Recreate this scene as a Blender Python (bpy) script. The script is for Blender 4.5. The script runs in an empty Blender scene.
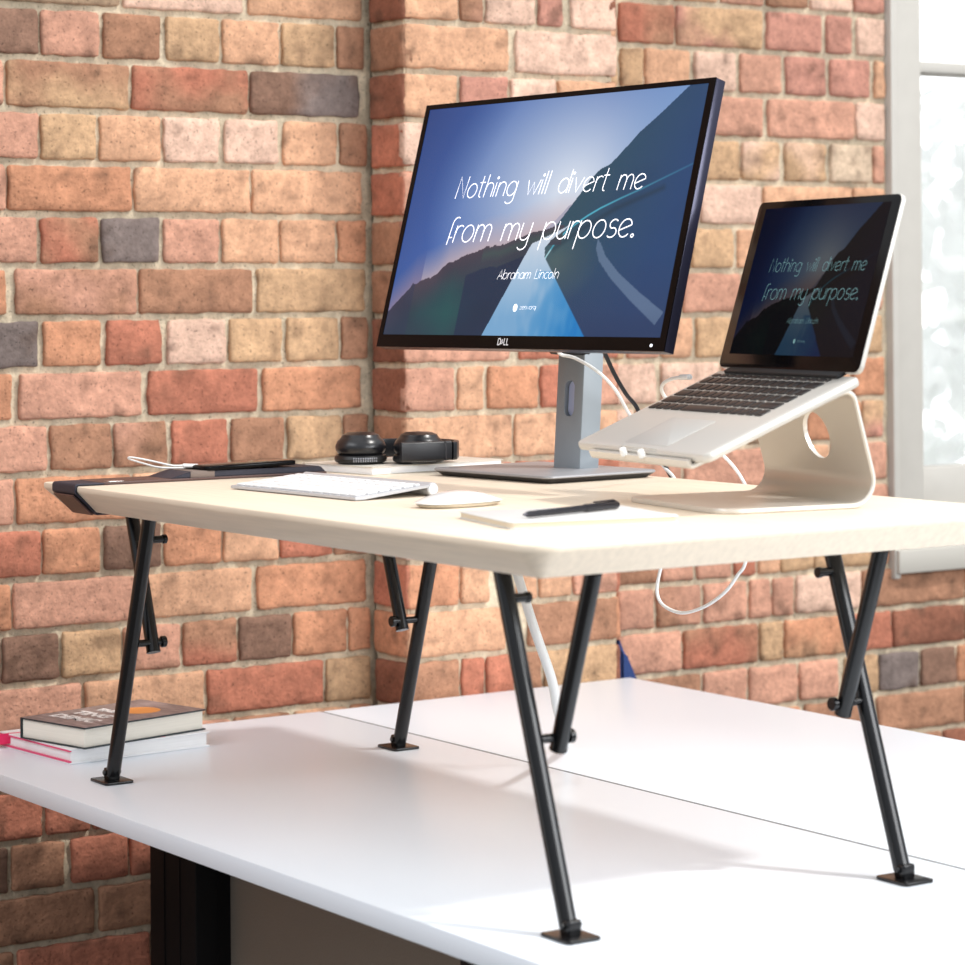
import bpy, bmesh, math, random
import numpy as np
from mathutils import Vector, Matrix, noise
R_ = random.Random(7)
C = bpy.context.scene.collection
Z0 = 0.74                      # height of the white desk top above the floor
H = 0.4219                     # height of the bamboo top above the white desk

def W(u, v, z=0.0):            # u: towards the far left end, v: away from the user, z: above the white desk
    return Vector((-u, v, z + Z0))

# ---------------------------------------------------------------- materials
def lin(c):
    return tuple(((x/255)/12.92 if x/255 <= .04045 else ((x/255+.055)/1.055)**2.4) for x in c)

MATS = {}
def mat(name, col=(200,200,200), rough=.5, metal=0., spec=.5, coat=0., bump=0., bscale=200., vary=0., vscale=30., emit=None, estr=1., trans=0., stretch=None):
    if name in MATS: return MATS[name]
    m = bpy.data.materials.new(name); m.use_nodes = True
    nt = m.node_tree; b = nt.nodes['Principled BSDF']
    c = lin(col)+(1,)
    b.inputs['Base Color'].default_value = c
    b.inputs['Roughness'].default_value = rough
    b.inputs['Metallic'].default_value = metal
    b.inputs['Specular IOR Level'].default_value = spec
    b.inputs['Coat Weight'].default_value = coat
    b.inputs['Transmission Weight'].default_value = trans
    tc = nt.nodes.new('ShaderNodeTexCoord'); mp = nt.nodes.new('ShaderNodeMapping')
    nt.links.new(tc.outputs['Object'], mp.inputs['Vector'])
    if stretch: mp.inputs['Scale'].default_value = stretch
    n = nt.nodes.new('ShaderNodeTexNoise'); n.inputs['Scale'].default_value = vscale; n.inputs['Detail'].default_value = 6
    nt.links.new(mp.outputs[0], n.inputs['Vector'])
    mx = nt.nodes.new('ShaderNodeMix'); mx.data_type = 'RGBA'; mx.blend_type = 'MULTIPLY'
    mx.inputs[0].default_value = 1
    rp = nt.nodes.new('ShaderNodeMapRange'); rp.inputs[1].default_value=.3; rp.inputs[2].default_value=.7
    rp.inputs[3].default_value = 1-vary; rp.inputs[4].default_value = 1+vary*.3
    nt.links.new(n.outputs['Fac'], rp.inputs[0])
    cc = nt.nodes.new('ShaderNodeCombineColor')
    for i in range(3): nt.links.new(rp.outputs[0], cc.inputs[i])
    mx.inputs[6].default_value = c
    nt.links.new(cc.outputs[0], mx.inputs[7]); nt.links.new(mx.outputs[2], b.inputs['Base Color'])
    if bump > 0:
        n2 = nt.nodes.new('ShaderNodeTexNoise'); n2.inputs['Scale'].default_value = bscale; n2.inputs['Detail'].default_value = 4
        nt.links.new(mp.outputs[0], n2.inputs['Vector'])
        bp = nt.nodes.new('ShaderNodeBump'); bp.inputs['Strength'].default_value = bump; bp.inputs['Distance'].default_value = .002
        nt.links.new(n2.outputs['Fac'], bp.inputs['Height']); nt.links.new(bp.outputs[0], b.inputs['Normal'])
    if emit:
        b.inputs['Emission Color'].default_value = lin(emit)+(1,); b.inputs['Emission Strength'].default_value = estr
    MATS[name] = m
    return m

def attr_mat(name, rough=.9, spec=.3, emission=False, bump=0, pits=False, coat=0.):
    m = bpy.data.materials.new(name); m.use_nodes = True
    nt = m.node_tree; b = nt.nodes['Principled BSDF']
    b.inputs['Roughness'].default_value = rough; b.inputs['Specular IOR Level'].default_value = spec
    b.inputs['Coat Weight'].default_value = coat; b.inputs['Coat Roughness'].default_value = .05
    a = nt.nodes.new('ShaderNodeAttribute'); a.attribute_name = 'Col'
    if emission:
        b.inputs['Base Color'].default_value = (.006,.006,.008,1)
        nt.links.new(a.outputs['Color'], b.inputs['Emission Color']); b.inputs['Emission Strength'].default_value = 1
        return m
    tc = nt.nodes.new('ShaderNodeTexCoord')
    n = nt.nodes.new('ShaderNodeTexNoise'); n.inputs['Scale'].default_value = 55; n.inputs['Detail'].default_value = 8; n.inputs['Roughness'].default_value = .7
    nt.links.new(tc.outputs['Object'], n.inputs['Vector'])
    rp = nt.nodes.new('ShaderNodeMapRange'); rp.inputs[1].default_value=.3; rp.inputs[2].default_value=.7
    rp.inputs[3].default_value = .66; rp.inputs[4].default_value = 1.16
    nt.links.new(n.outputs['Fac'], rp.inputs[0])
    last = rp.outputs[0]
    if pits:
        vo = nt.nodes.new('ShaderNodeTexNoise'); vo.inputs['Scale'].default_value = 230; vo.inputs['Detail'].default_value = 3
        nt.links.new(tc.outputs['Object'], vo.inputs['Vector'])
        r2 = nt.nodes.new('ShaderNodeMapRange'); r2.inputs[1].default_value=.30; r2.inputs[2].default_value=.38; r2.inputs[3].default_value=.45; r2.inputs[4].default_value=1
        nt.links.new(vo.outputs['Fac'], r2.inputs[0])
        mu = nt.nodes.new('ShaderNodeMath'); mu.operation='MULTIPLY'
        nt.links.new(rp.outputs[0], mu.inputs[0]); nt.links.new(r2.outputs[0], mu.inputs[1]); last = mu.outputs[0]
    cc = nt.nodes.new('ShaderNodeCombineColor')
    for i in range(3): nt.links.new(last, cc.inputs[i])
    mx = nt.nodes.new('ShaderNodeMix'); mx.data_type='RGBA'; mx.blend_type='MULTIPLY'; mx.inputs[0].default_value=1
    nt.links.new(a.outputs['Color'], mx.inputs[6]); nt.links.new(cc.outputs[0], mx.inputs[7]); nt.links.new(mx.outputs[2], b.inputs['Base Color'])
    if bump:
        n3 = nt.nodes.new('ShaderNodeTexNoise'); n3.inputs['Scale'].default_value = 140; n3.inputs['Detail'].default_value = 6
        nt.links.new(tc.outputs['Object'], n3.inputs['Vector'])
        bp = nt.nodes.new('ShaderNodeBump'); bp.inputs['Strength'].default_value = bump; bp.inputs['Distance'].default_value = .004
        nt.links.new(n3.outputs['Fac'], bp.inputs['Height']); nt.links.new(bp.outputs[0], b.inputs['Normal'])
    return m

# ---------------------------------------------------------------- object helpers
def empty(name, loc, rot=(0,0,0), label=None, cat=None, group=None, kind=None):
    o = bpy.data.objects.new(name, None); C.objects.link(o)
    o.empty_display_size = .02; o.location = loc; o.rotation_euler = rot
    return tag(o, label, cat, group, kind)

def tag(o, label=None, cat=None, group=None, kind=None):
    if label: o['label'] = label
    if cat: o['category'] = cat
    if group: o['group'] = group
    if kind: o['kind'] = kind
    return o

def link(name, bm, m, parent=None, smooth=True, world=False):
    me = bpy.data.meshes.new(name)
    bmesh.ops.recalc_face_normals(bm, faces=bm.faces)
    bm.to_mesh(me); bm.free()
    me.materials.append(m)
    o = bpy.data.objects.new(name, me); C.objects.link(o)
    if smooth:
        for p in me.polygons: p.use_smooth = True
        try: me.set_sharp_from_angle(angle=math.radians(35))
        except Exception: pass
    if parent is not None:
        o.parent = parent
        if world:                      # geometry written in world space: move it into the parent's frame
            M = mw(parent).inverted(); me.transform(M)
    return o

def mw(o):
    M = Matrix.LocRotScale(o.location, o.rotation_euler, o.scale)
    return (mw(o.parent) @ M) if o.parent else M

def BM(): return bmesh.new()

def box(bm, lo, hi, bevel=0., seg=2, M=None):
    vs = [bm.verts.new((x,y,z)) for x in (lo[0],hi[0]) for y in (lo[1],hi[1]) for z in (lo[2],hi[2])]
    fs = [(0,1,3,2),(4,6,7,5),(0,4,5,1),(2,3,7,6),(0,2,6,4),(1,5,7,3)]
    F = [bm.faces.new([vs[i] for i in f]) for f in fs]
    allv = list(vs)
    if bevel > 0:
        r = bmesh.ops.bevel(bm, geom=list({e for f in F for e in f.edges}), offset=bevel, segments=seg, affect='EDGES', profile=.5)
        allv = list({v for v in r['verts']} | {v for v in vs if v.is_valid})
    if M is not None:
        for v in allv:
            if v.is_valid: v.co = M @ v.co
    return allv

def tube(bm, pts, r, n=10, cap=True):
    pts = [Vector(p) for p in pts]
    T = [(pts[min(i+1,len(pts)-1)]-pts[max(i-1,0)]).normalized() for i in range(len(pts))]
    a = T[0].orthogonal().normalized(); rings = []
    for i, p in enumerate(pts):
        a = (a - T[i]*a.dot(T[i])).normalized(); b = T[i].cross(a)
        rr = r[i] if isinstance(r, (list,tuple)) else r
        rings.append([bm.verts.new(p + rr*(math.cos(2*math.pi*k/n)*a + math.sin(2*math.pi*k/n)*b)) for k in range(n)])
    for i in range(len(rings)-1):
        for k in range(n):
            bm.faces.new((rings[i][k], rings[i][(k+1)%n], rings[i+1][(k+1)%n], rings[i+1][k]))
    if cap:
        bm.faces.new(rings[0][::-1]); bm.faces.new(rings[-1])
    return rings

def spline(pts, n=12):                 # Catmull-Rom
    P = [Vector(p) for p in pts]; P = [2*P[0]-P[1]] + P + [2*P[-1]-P[-2]]
    out = []
    for i in range(1, len(P)-2):
        for k in range(n):
            t = k/n; a,b,c,d = P[i-1:i+3]
            out.append(.5*((2*b)+(c-a)*t+(2*a-5*b+4*c-d)*t*t+(3*b-a-3*c+d)*t**3))
    out.append(P[-2]); return out

def rrect(x0, y0, x1, y1, r, n=6):
    out = []
    for cx, cy, a in ((x1-r,y1-r,0),(x0+r,y1-r,90),(x0+r,y0+r,180),(x1-r,y0+r,270)):
        for k in range(n+1):
            t = math.radians(a+90*k/n); out.append((cx+r*math.cos(t), cy+r*math.sin(t)))
    return out

def loft(bm, rings, cap0=True, cap1=True):   # rings: lists of 3D points of equal length
    R = [[bm.verts.new(p) for p in r] for r in rings]; n = len(R[0])
    for i in range(len(R)-1):
        for k in range(n): bm.faces.new((R[i][k], R[i][(k+1)%n], R[i+1][(k+1)%n], R[i+1][k]))
    if cap0: bm.faces.new(R[0][::-1])
    if cap1: bm.faces.new(R[-1])
    return R

def slab(bm, x0,y0,x1,y1, z0,z1, r=.005, e=.0008, n=6):   # rounded-corner plate with eased edges
    e = min(e, (z1-z0)*.45)
    def ring(i, z): return [(x,y,z) for x,y in rrect(x0+i,y0+i,x1-i,y1-i,max(r-i,.0002),n)]
    loft(bm, [ring(e,z0), ring(e*.3,z0+e*.3), ring(0,z0+e), ring(0,z1-e), ring(e*.3,z1-e*.3), ring(e,z1)])

def lathe(bm, prof, M=None, n=32, sx=1, sy=1):
    rings = [[Vector((r*math.cos(2*math.pi*k/n)*sx, r*math.sin(2*math.pi*k/n)*sy, z)) for k in range(n)] for r,z in prof]
    if M is not None: rings = [[M@p for p in r] for r in rings]
    loft(bm, rings)

def rod(bm, p, q, r, n=16, bev=.0008):
    p, q = Vector(p), Vector(q); d = (q-p).normalized()
    tube(bm, [p, p+d*bev, q-d*bev, q], [r-bev, r, r, r-bev], n)

def sheet(bm, pts, th, x0, x1, widthf=None):   # bent sheet: profile points (y,z) centre line, extruded in x
    P = [Vector((0,a,b)) for a,b in pts]; N = []
    for i in range(len(P)):
        t = (P[min(i+1,len(P)-1)]-P[max(i-1,0)]).normalized(); N.append(Vector((0,-t.z,t.y)))
    s = 0; rows = []
    for i in range(len(P)):
        if i: s += (P[i]-P[i-1]).length
        a, b = (x0, x1) if not widthf else widthf(s, x0, x1)
        e = th*.3
        prof = [(a+e,-th/2),(a,-th/2+e),(a,th/2-e),(a+e,th/2),(b-e,th/2),(b,th/2-e),(b,-th/2+e),(b-e,-th/2)]
        rows.append([P[i]+N[i]*o+Vector((x,0,0)) for x,o in prof])
    loft(bm, rows)

def fillet(pts, r, n=6):
    out = [Vector(pts[0])]
    for i in range(1, len(pts)-1):
        a,b,c = Vector(pts[i-1]),Vector(pts[i]),Vector(pts[i+1])
        rr = r[i-1] if isinstance(r,(list,tuple)) else r
        u=(a-b).normalized(); w=(c-b).normalized(); ang=u.angle(w); d=rr/math.tan(ang/2)
        p0=b+u*d; p1=b+w*d; cen=b+(u+w).normalized()*(rr/math.sin(ang/2))
        a0=math.atan2((p0-cen).y,(p0-cen).x); a1=math.atan2((p1-cen).y,(p1-cen).x)
        da=(a1-a0+math.pi)%(2*math.pi)-math.pi
        for k in range(n+1):
            t=a0+da*k/n; out.append(cen+Vector((math.cos(t),math.sin(t)))*rr)
    out.append(Vector(pts[-1])); return out

def cut(o, cutter_bm):                 # boolean difference baked into the mesh
    me = bpy.data.meshes.new('tmp'); bmesh.ops.recalc_face_normals(cutter_bm, faces=cutter_bm.faces); cutter_bm.to_mesh(me); cutter_bm.free()
    c = bpy.data.objects.new('tmp', me); C.objects.link(c); c.matrix_world = mw(o)
    md = o.modifiers.new('b','BOOLEAN'); md.operation='DIFFERENCE'; md.object=c; md.solver='EXACT'
    dg = bpy.context.evaluated_depsgraph_get(); dg.update()
    new = bpy.data.meshes.new_from_object(o.evaluated_get(dg)); new.name = o.name
    o.modifiers.clear(); o.data = new
    bpy.data.objects.remove(c)
    for p in new.polygons: p.use_smooth = True
    try: new.set_sharp_from_angle(angle=math.radians(35))
    except Exception: pass
    return o

def textmesh(s, size, offset=0., shear=0., align='LEFT', spacing=1.):
    cu = bpy.data.curves.new('t','FONT'); cu.body = s; cu.size = size; cu.offset = offset; cu.shear = shear; cu.align_x = align; cu.space_character = spacing
    o = bpy.data.objects.new('t', cu); C.objects.link(o)
    dg = bpy.context.evaluated_depsgraph_get(); dg.update()
    me = bpy.data.meshes.new_from_object(o.evaluated_get(dg))
    bm = BM(); bm.from_mesh(me); bpy.data.objects.remove(o); bpy.data.meshes.remove(me)
    return bm

# thin monoline italic letters, drawn as strokes (unit = x-height)
def arc(cx,cy,rx,ry,a0,a1,n=14): return [(cx+rx*math.cos(math.radians(a0+(a1-a0)*k/n)), cy+ry*math.sin(math.radians(a0+(a1-a0)*k/n))) for k in range(n+1)]
def circ(x,y,r=.07): return arc(x,y,r,r,0,360,8)
O_ = arc(.4,.5,.4,.5,0,360,24)
def arch(x, w): return [(x,.55)]+arc(x+w/2,.62,w/2,.38,180,0)+[(x+w,0)]
bowl = [(0,1),(0,.4)]+arc(.34,.4,.34,.4,180,360)
GL = {
 'N':([[(0,0),(0,1.55),(.75,0),(.75,1.55)]],1.0), 'o':([O_],1.0), 't':([[(.15,1.5),(.15,.25)]+arc(.3,.2,.15,.2,180,290,5),[(-.05,1.05),(.42,1.05)]],.62),
 'h':([[(0,0),(0,1.6)],arch(0,.66)],.86), 'i':([[(0,0),(0,1)],circ(0,1.32)],.28), 'n':([[(0,0),(0,1)],arch(0,.66)],.86),
 'g':([O_,[(.8,1),(.8,-.25)]+arc(.45,-.25,.35,.3,0,-150)],1.0), 'w':([[(0,1),(.27,0),(.52,.85),(.78,0),(1.05,1)]],1.2),
 'l':([[(0,0),(0,1.6)]],.28), 'd':([O_,[(.8,0),(.8,1.6)]],1.0), 'v':([[(0,1),(.34,0),(.7,1)]],.84),
 'e':([[(.03,.38),(.76,.66)]+arc(.4,.5,.4,.5,22,318,20)],.96), 'r':([[(0,0),(0,1)],[(0,.55)]+arc(.3,.62,.3,.38,180,50,8)],.58),
 'm':([[(0,0),(0,1)],arch(0,.55),arch(.55,.55)],1.3), 'f':([[(0,-.12),(0,1.15)]+arc(.28,1.15,.28,.35,180,60,8),[(0,.3),(.25,.3)]],.42),
 'y':([bowl,[(.68,1),(.68,-.25)]+arc(.36,-.25,.32,.3,0,-150)],.88), 'p':([[(0,1),(0,-.6)],O_],1.0), 'u':([bowl,[(.68,1),(.68,0)]],.88),
 's':([arc(.3,.75,.26,.25,40,250,10)+arc(.3,.27,.3,.27,75,-140,12)],.74), '.':([circ(.05,.06,.09)],.3), 'A':([[(0,0),(.45,1.5),(.9,0)],[(.17,.5),(.73,.5)]],1.05),
 'b':([[(0,0),(0,1.6)],O_],1.0), 'a':([O_,[(.8,0),(.8,1)]],1.0), 'L':([[(0,1.5),(0,0),(.6,0)]],.75), 'c':([arc(.4,.5,.4,.5,50,310)],.78),
 'q':([O_,[(.8,1),(.8,-.6)]],1.0), 'z':([[(0,1),(.6,1),(0,0),(.6,0)]],.8), ' ':([],.75)}
def strokes(s, x0, x1, ybase, unit, width, slant=.2):
    tot = sum(GL[c][1] for c in s)-.15; k = (x1-x0)/tot; words = [[]]; x = 0
    for c in s:
        if c == ' ': words.append([])
        out = words[-1]
        for pl in GL[c][0]:
            out.append([(x0+(x+a)*k+slant*b*unit, ybase+b*unit) for a,b in pl])
        x += GL[c][1]
    return words, width
def ribbons(bm, lines, w, z, toworld):
    for pl in lines:
        P = [Vector((a,b)) for a,b in pl]; L=[];Rr=[]
        for i in range(len(P)):
            t = (P[min(i+1,len(P)-1)]-P[max(i-1,0)])
            if i>0 and i<len(P)-1:
                d0=(P[i]-P[i-1]).normalized(); d1=(P[i+1]-P[i]).normalized()
                t = d0+d1
                if t.length<.3: t=d0
            t.normalize(); n = Vector((-t.y,t.x))*w/2
            if i==0: P[i]=P[i]-t*w*.2
            L.append(bm.verts.new(toworld(P[i].x+n.x,P[i].y+n.y,z))); Rr.append(bm.verts.new(toworld(P[i].x-n.x,P[i].y-n.y,z)))
        for i in range(len(P)-1):
            bm.faces.new((L[i],Rr[i],Rr[i+1],L[i+1]))

# ================================================================ SETTING
BRICKS = "L0:0.017,0.268,m 0.276,0.493,p 0.505,0.724,e;L1:0.016,0.125,d2 0.132,0.231,s 0.24,0.34,b2 0.353,0.449,t 0.457,0.562,e2 0.567,0.67,t 0.672,0.729,b;L2:0.03,0.065,s 0.072,0.284,tb 0.288,0.502,rb 0.507,0.717,dg;L3:0.015,0.124,s2 0.13,0.225,t2 0.232,0.34,e2 0.346,0.448,p 0.46,0.559,p 0.571,0.673,e 0.681,0.733,b2;L4:0.014,0.067,s 0.072,0.287,o2 0.294,0.504,e 0.51,0.721,e3;L5:0.013,0.12,s3 0.129,0.228,rb 0.233,0.337,g 0.345,0.446,s 0.454,0.557,e3 0.564,0.669,e 0.674,0.729,o;L6:0.013,0.067,o 0.084,0.295,sb 0.3,0.508,b3 0.519,0.727,t2;L7:0.012,0.121,g2 0.132,0.23,o2 0.242,0.338,r 0.351,0.457,p2 0.465,0.564,t 0.574,0.674,t2 0.681,0.731,b3;L8:0.011,0.075,o 0.09,0.301,s 0.315,0.515,r2 0.528,0.716,o2;L9:0.015,0.135,s2 0.141,0.247,b2 0.252,0.347,sb 0.358,0.458,r 0.468,0.565,b2 0.575,0.677,t2 0.681,0.73,b3;L10:0.014,0.077,s2 0.081,0.282,o2 0.289,0.386,e3 0.394,0.488,s 0.497,0.601,t2 0.609,0.729,o;L11:0.013,0.122,r2 0.128,0.226,o 0.235,0.335,d2 0.342,0.445,o2 0.449,0.553,e3 0.559,0.658,r 0.663,0.728,b3;L12:0.012,0.071,o 0.077,0.288,s 0.291,0.502,e 0.513,0.723,o2;L13:0.012,0.051,r2 0.055,0.153,d3 0.16,0.261,t2 0.266,0.368,sb 0.373,0.473,rb 0.479,0.577,d2 0.584,0.685,o 0.69,0.732,o;L14:0.011,0.192,s2 0.199,0.412,e3 0.419,0.638,r2 0.642,0.731,t2;L15:0.018,0.114,b2 0.12,0.191,o 0.199,0.269,sb 0.276,0.349,o;L16:0.017,0.122,r3 0.124,0.204,r3 0.209,0.311,r3;L17:0.017,0.062,d 0.07,0.159,b3 0.173,0.27,r3 0.276,0.347,r3;L18:0.016,0.211,b2 0.221,0.381,b3;L19:0.015,0.071,b3 0.079,0.308,r3 0.314,0.439,r3;P0:0.74,0.846,e 0.85,0.898,sb 0.905,1.006,p2 1.016,1.065,k2 1.085,1.183,p;P1:0.739,0.95,e2 0.966,1.182,p2;P2:0.738,0.844,e 0.852,0.946,k 0.956,1.047,p 1.055,1.182,e;P7:0.734,0.945,s 0.968,1.178,r2;P8:0.734,0.833,s 0.841,0.892,e3 0.903,1.006,o2 1.013,1.096,r2 1.102,1.177,s;P9:0.733,0.95,e3 0.958,1.176,e;P12:0.738,0.839,o2 0.843,0.901,e2 0.96,0.999,e3 1.007,1.073,e3 1.078,1.113,s 1.119,1.172,s2;P13:0.737,0.935,e 0.983,1.171,b;P14:0.737,0.838,b2 0.842,0.889,r 0.893,0.953,rb 1.018,1.17,t2;R0:1.273,1.398,rb 1.401,1.609,tk 1.621,1.756,k 1.771,1.832,k3 1.848,1.918,p3;R1:1.276,1.325,t 1.331,1.433,e2 1.448,1.544,p 1.556,1.654,s2 1.668,1.765,k 1.778,1.878,k 1.892,1.917,e3;R2:1.271,1.389,s 1.396,1.608,s4 1.623,1.837,s4 1.841,1.916,p3;R3:1.366,1.461,e 1.468,1.55,t 1.559,1.649,tp 1.664,1.765,tp 1.777,1.88,c 1.888,1.915,s2;R4:1.287,1.453,p 1.46,1.602,p2 1.61,1.827,e3 1.835,1.914,e3;R5:1.254,1.337,e 1.339,1.431,t 1.436,1.534,t 1.547,1.615,e 1.622,1.691,t 1.699,1.775,e3 1.783,1.838,s2 1.846,1.908,e;R6:1.249,1.343,e3 1.416,1.55,s4 1.559,1.665,e 1.675,1.784,s 1.792,1.907,s2;R7:1.286,1.357,s 1.366,1.434,e2 1.446,1.528,t 1.538,1.608,e 1.618,1.685,s 1.695,1.768,t 1.778,1.842,e3 1.85,1.906,t;R8:1.175,1.221,s2 1.227,1.349,p2 1.363,1.497,p2 1.506,1.66,s2 1.669,1.753,e3 1.831,1.91,o;R9:1.22,1.296,p 1.304,1.364,s 1.373,1.443,e 1.452,1.549,m2 1.567,1.636,m2 1.645,1.705,s 1.714,1.847,o 1.84,1.906,tk;R10:1.227,1.407,s4 1.416,1.612,s4 1.621,1.765,e3 1.775,1.914,s 1.854,1.905,p3;R12:1.258,1.352,b2 1.358,1.433,s 1.442,1.522,s2 1.591,1.641,e3 1.647,1.723,t 1.729,1.877,t;R13:1.26,1.34,s2 1.349,1.45,sb 1.459,1.558,s2 1.569,1.618,s 1.601,1.674,s2 1.683,1.844,p3 1.85,2.118,b3 2.125,2.245,o;R14:1.26,1.403,s2 1.411,1.586,rb 1.593,1.647,t2 1.631,1.811,to 1.817,1.923,r 1.929,2.117,x2 2.124,2.276,b3;R15:1.259,1.293,s 1.298,1.448,b2 1.457,1.558,s2 1.567,1.683,s 1.678,1.784,s 1.802,1.887,t2 1.893,1.994,g3 2.002,2.094,d2 2.1,2.18,o;R16:1.532,1.689,o 1.7,1.874,b3 1.886,2.116,b3 2.122,2.242,b"
PAL = dict(p=(238,200,178), c=(228,204,176), e=(226,174,138), s=(212,156,132), o=(210,146,110), r=(190,112,88), t=(208,170,130),
           b=(170,122,94), d=(118,88,74), g=(104,102,104), k=(196,136,120), m=(166,142,116), x=(136,76,56))
def brick_col(code):
    c = [PAL[ch] for ch in code if ch in PAL] or [PAL['s']]
    return c
SKIP = 'd'
def gamma_dn(c, k=1.0): return tuple(v*k for v in lin(c))
MORTAR = (210,194,168)

class Bricks:
    def __init__(s): s.bm = BM(); s.col = s.bm.loops.layers.float_color.new('Col'); s.rng = random.Random(3)
    def slab(s, o, ax, v0, v1, z0, z1):      # mortar bed, set back
        pass
    def brick(s, org, ax, nor, a0, a1, z0, z1, codes, seed, depth=.009):
        """org: point on the face plane, ax: direction along the wall, nor: outwards"""
        g = []
        def ticks(x0, x1, n): return [x0, x0+.0035] + [x0+.0035+(x1-x0-.007)*i/n for i in range(1,n)] + [x1-.0035, x1]
        A = ticks(a0, a1, max(3,int((a1-a0)/.011))); Zs = ticks(z0, z1, 6); nx = len(A)-1; nz = len(Zs)-1
        cols = [Vector(lin(c)) for c in codes]; cols = [c.lerp(Vector((.62,.37,.25)), .18)*.93 for c in cols]; h = z1-z0; L = a1-a0
        tone = 1 + (s.rng.random()-.5)*.14
        for j in range(nz+1):
            row = []
            for i in range(nx+1):
                a = A[i]; z = Zs[j]
                p = Vector((a*9+seed, z*9, seed*.37))
                # ragged outline
                ex = 1 if i in (0,nx) else 0; ez = 1 if j in (0,nz) else 0
                if ex: a += (noise.noise(p*6)*.003+(.0018 if ez else 0)*(1 if i==0 else -1))
                if ez: z += (noise.noise(p*5+Vector((9,9,9)))*.0028+(.0012 if ex else 0)*(1 if j==0 else -1))
                dd = .0018*noise.noise(p*9)+.0016*noise.noise(p*22)+.003*noise.noise(p*2)
                if ex or ez: dd -= .0022
                q = org + ax*a + Vector((0,0,z)) + nor*dd
                v = s.bm.verts.new(q)
                if len(cols) > 1:
                    t = min(1,max(0,.5+1.6*noise.noise(p*1.2+Vector((3,1,7)))+.3*noise.noise(p*5))); f = t*(len(cols)-1); k=min(int(f),len(cols)-2); c = cols[k].lerp(cols[k+1], f-k)
                else: c = cols[0]
                c = c*tone*(1+.22*noise.noise(p*2.2))
                w = max(0,noise.noise(p*4+Vector((5,0,0)))-.28)*1.5
                c = c.lerp(Vector((.10,.055,.035)), min(.55,w))
                row.append((v,(c.x,c.y,c.z,1)))
            g.append(row)
        def face(q):
            f = s.bm.faces.new([v for v,_ in q]); f.smooth = True
            for l,(v,c) in zip(f.loops, q): l[s.col] = c
        for j in range(nz):
            for i in range(nx): face((g[j][i],g[j][i+1],g[j+1][i+1],g[j+1][i]))
        rim = [g[0][i] for i in range(nx)]+[g[j][nx] for j in range(nz)]+[g[nz][i] for i in range(nx,0,-1)]+[g[j][0] for j in range(nz,0,-1)]
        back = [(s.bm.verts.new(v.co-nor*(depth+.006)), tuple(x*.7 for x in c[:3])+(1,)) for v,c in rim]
        n = len(rim)
        for k in range(n): face((rim[k],rim[(k+1)%n],back[(k+1)%n],back[k]))
    def mortar(s, lo, hi, depth_axis=0, face=None):
        """mortar core box with a bumpy front grid"""
        col = lin(MORTAR)+(1,)
        vs = box(s.bm, lo, hi)
        for v in vs:
            for f in v.link_faces:
                for l in f.loops: l[s.col] = col
    def bed(s, org, ax, nor, a0, a1, z0, z1, depth):   # rough mortar face between the bricks
        na = int((a1-a0)/.012)+1; nz = int((z1-z0)/.0138)+1; base = Vector(lin(MORTAR)); g=[]
        for j in range(nz+1):
            row=[]
            for i in range(na+1):
                a=a0+(a1-a0)*i/na; z=z0+(z1-z0)*j/nz; p=Vector((a*14,z*14,2.2))
                d=-depth+.003*noise.noise(p*3)+.002*noise.noise(p*9)
                c=base*(1+.25*noise.noise(p*.7)+.18*noise.noise(p*4))
                row.append((s.bm.verts.new(org+ax*a+Vector((0,0,z))+nor*d),(c.x,c.y,c.z,1)))
            g.append(row)
        for j in range(nz):
            for i in range(na):
                q=(g[j][i],g[j][i+1],g[j+1][i+1],g[j+1][i]); f=s.bm.faces.new([v for v,_ in q]); f.smooth=True
                for l,(v,c) in zip(f.loops,q): l[s.col]=c

Y = Vector((0,1,0)); OUT = Vector((1,0,0))     # along the wall (v), out of the wall towards the room (-u)
UW, UP = 1.62, 1.505                           # main face and pier face
PV0, PV1 = .735, 1.18
WV0, WV1, WZ0, WZ1 = 1.925, 3.05, .125, 1.62   # window opening
ZB, ZT = -Z0, 1.75
data = {}
for sec in BRICKS.split(';'):
    k, v = sec.split(':'); data[(k[0], int(k[1:]))] = [(float(a),float(b),c) for a,b,c in (t.split(',') for t in v.split())]
rnd = random.Random(11)
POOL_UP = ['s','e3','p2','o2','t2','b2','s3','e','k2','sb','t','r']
POOL_DN = ['r3','x','b3','o','rb','d2','xr','b']  # darker mix for rows below the desk, its shade put into the brick colour
def fill(row, sec, v0, v1, low):
    """known bricks of the row plus plain bond in the gaps between v0 and v1"""
    known = [b for b in data.get((sec,row),[]) if b[1] > v0 and b[0] < v1]
    out = []; last = None
    for a,b,c in sorted(known):
        a=max(a,v0); b=min(b,v1)
        if last is not None and a < last+.006: a = last+.007
        if b-a < .02: continue
        out.append((a,b,c)); last=b
    head = row % 2 == 1
    def run(a, b):
        res=[]; x=a
        while x < b-.03:
            L = (.102 if head else .214)*(1+rnd.uniform(-.03,.03))
            e = min(x+L, b)
            if b-e < .04: e = b
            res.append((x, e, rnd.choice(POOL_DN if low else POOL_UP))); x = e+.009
        return res
    full=[]; cur=v0
    for a,b,c in out:
        if a-cur > .05: full += run(cur, a-.009)
        full.append((a,b,c)); cur=b+.009
    if v1-cur > .03: full += run(cur, v1)
    return full

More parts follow.
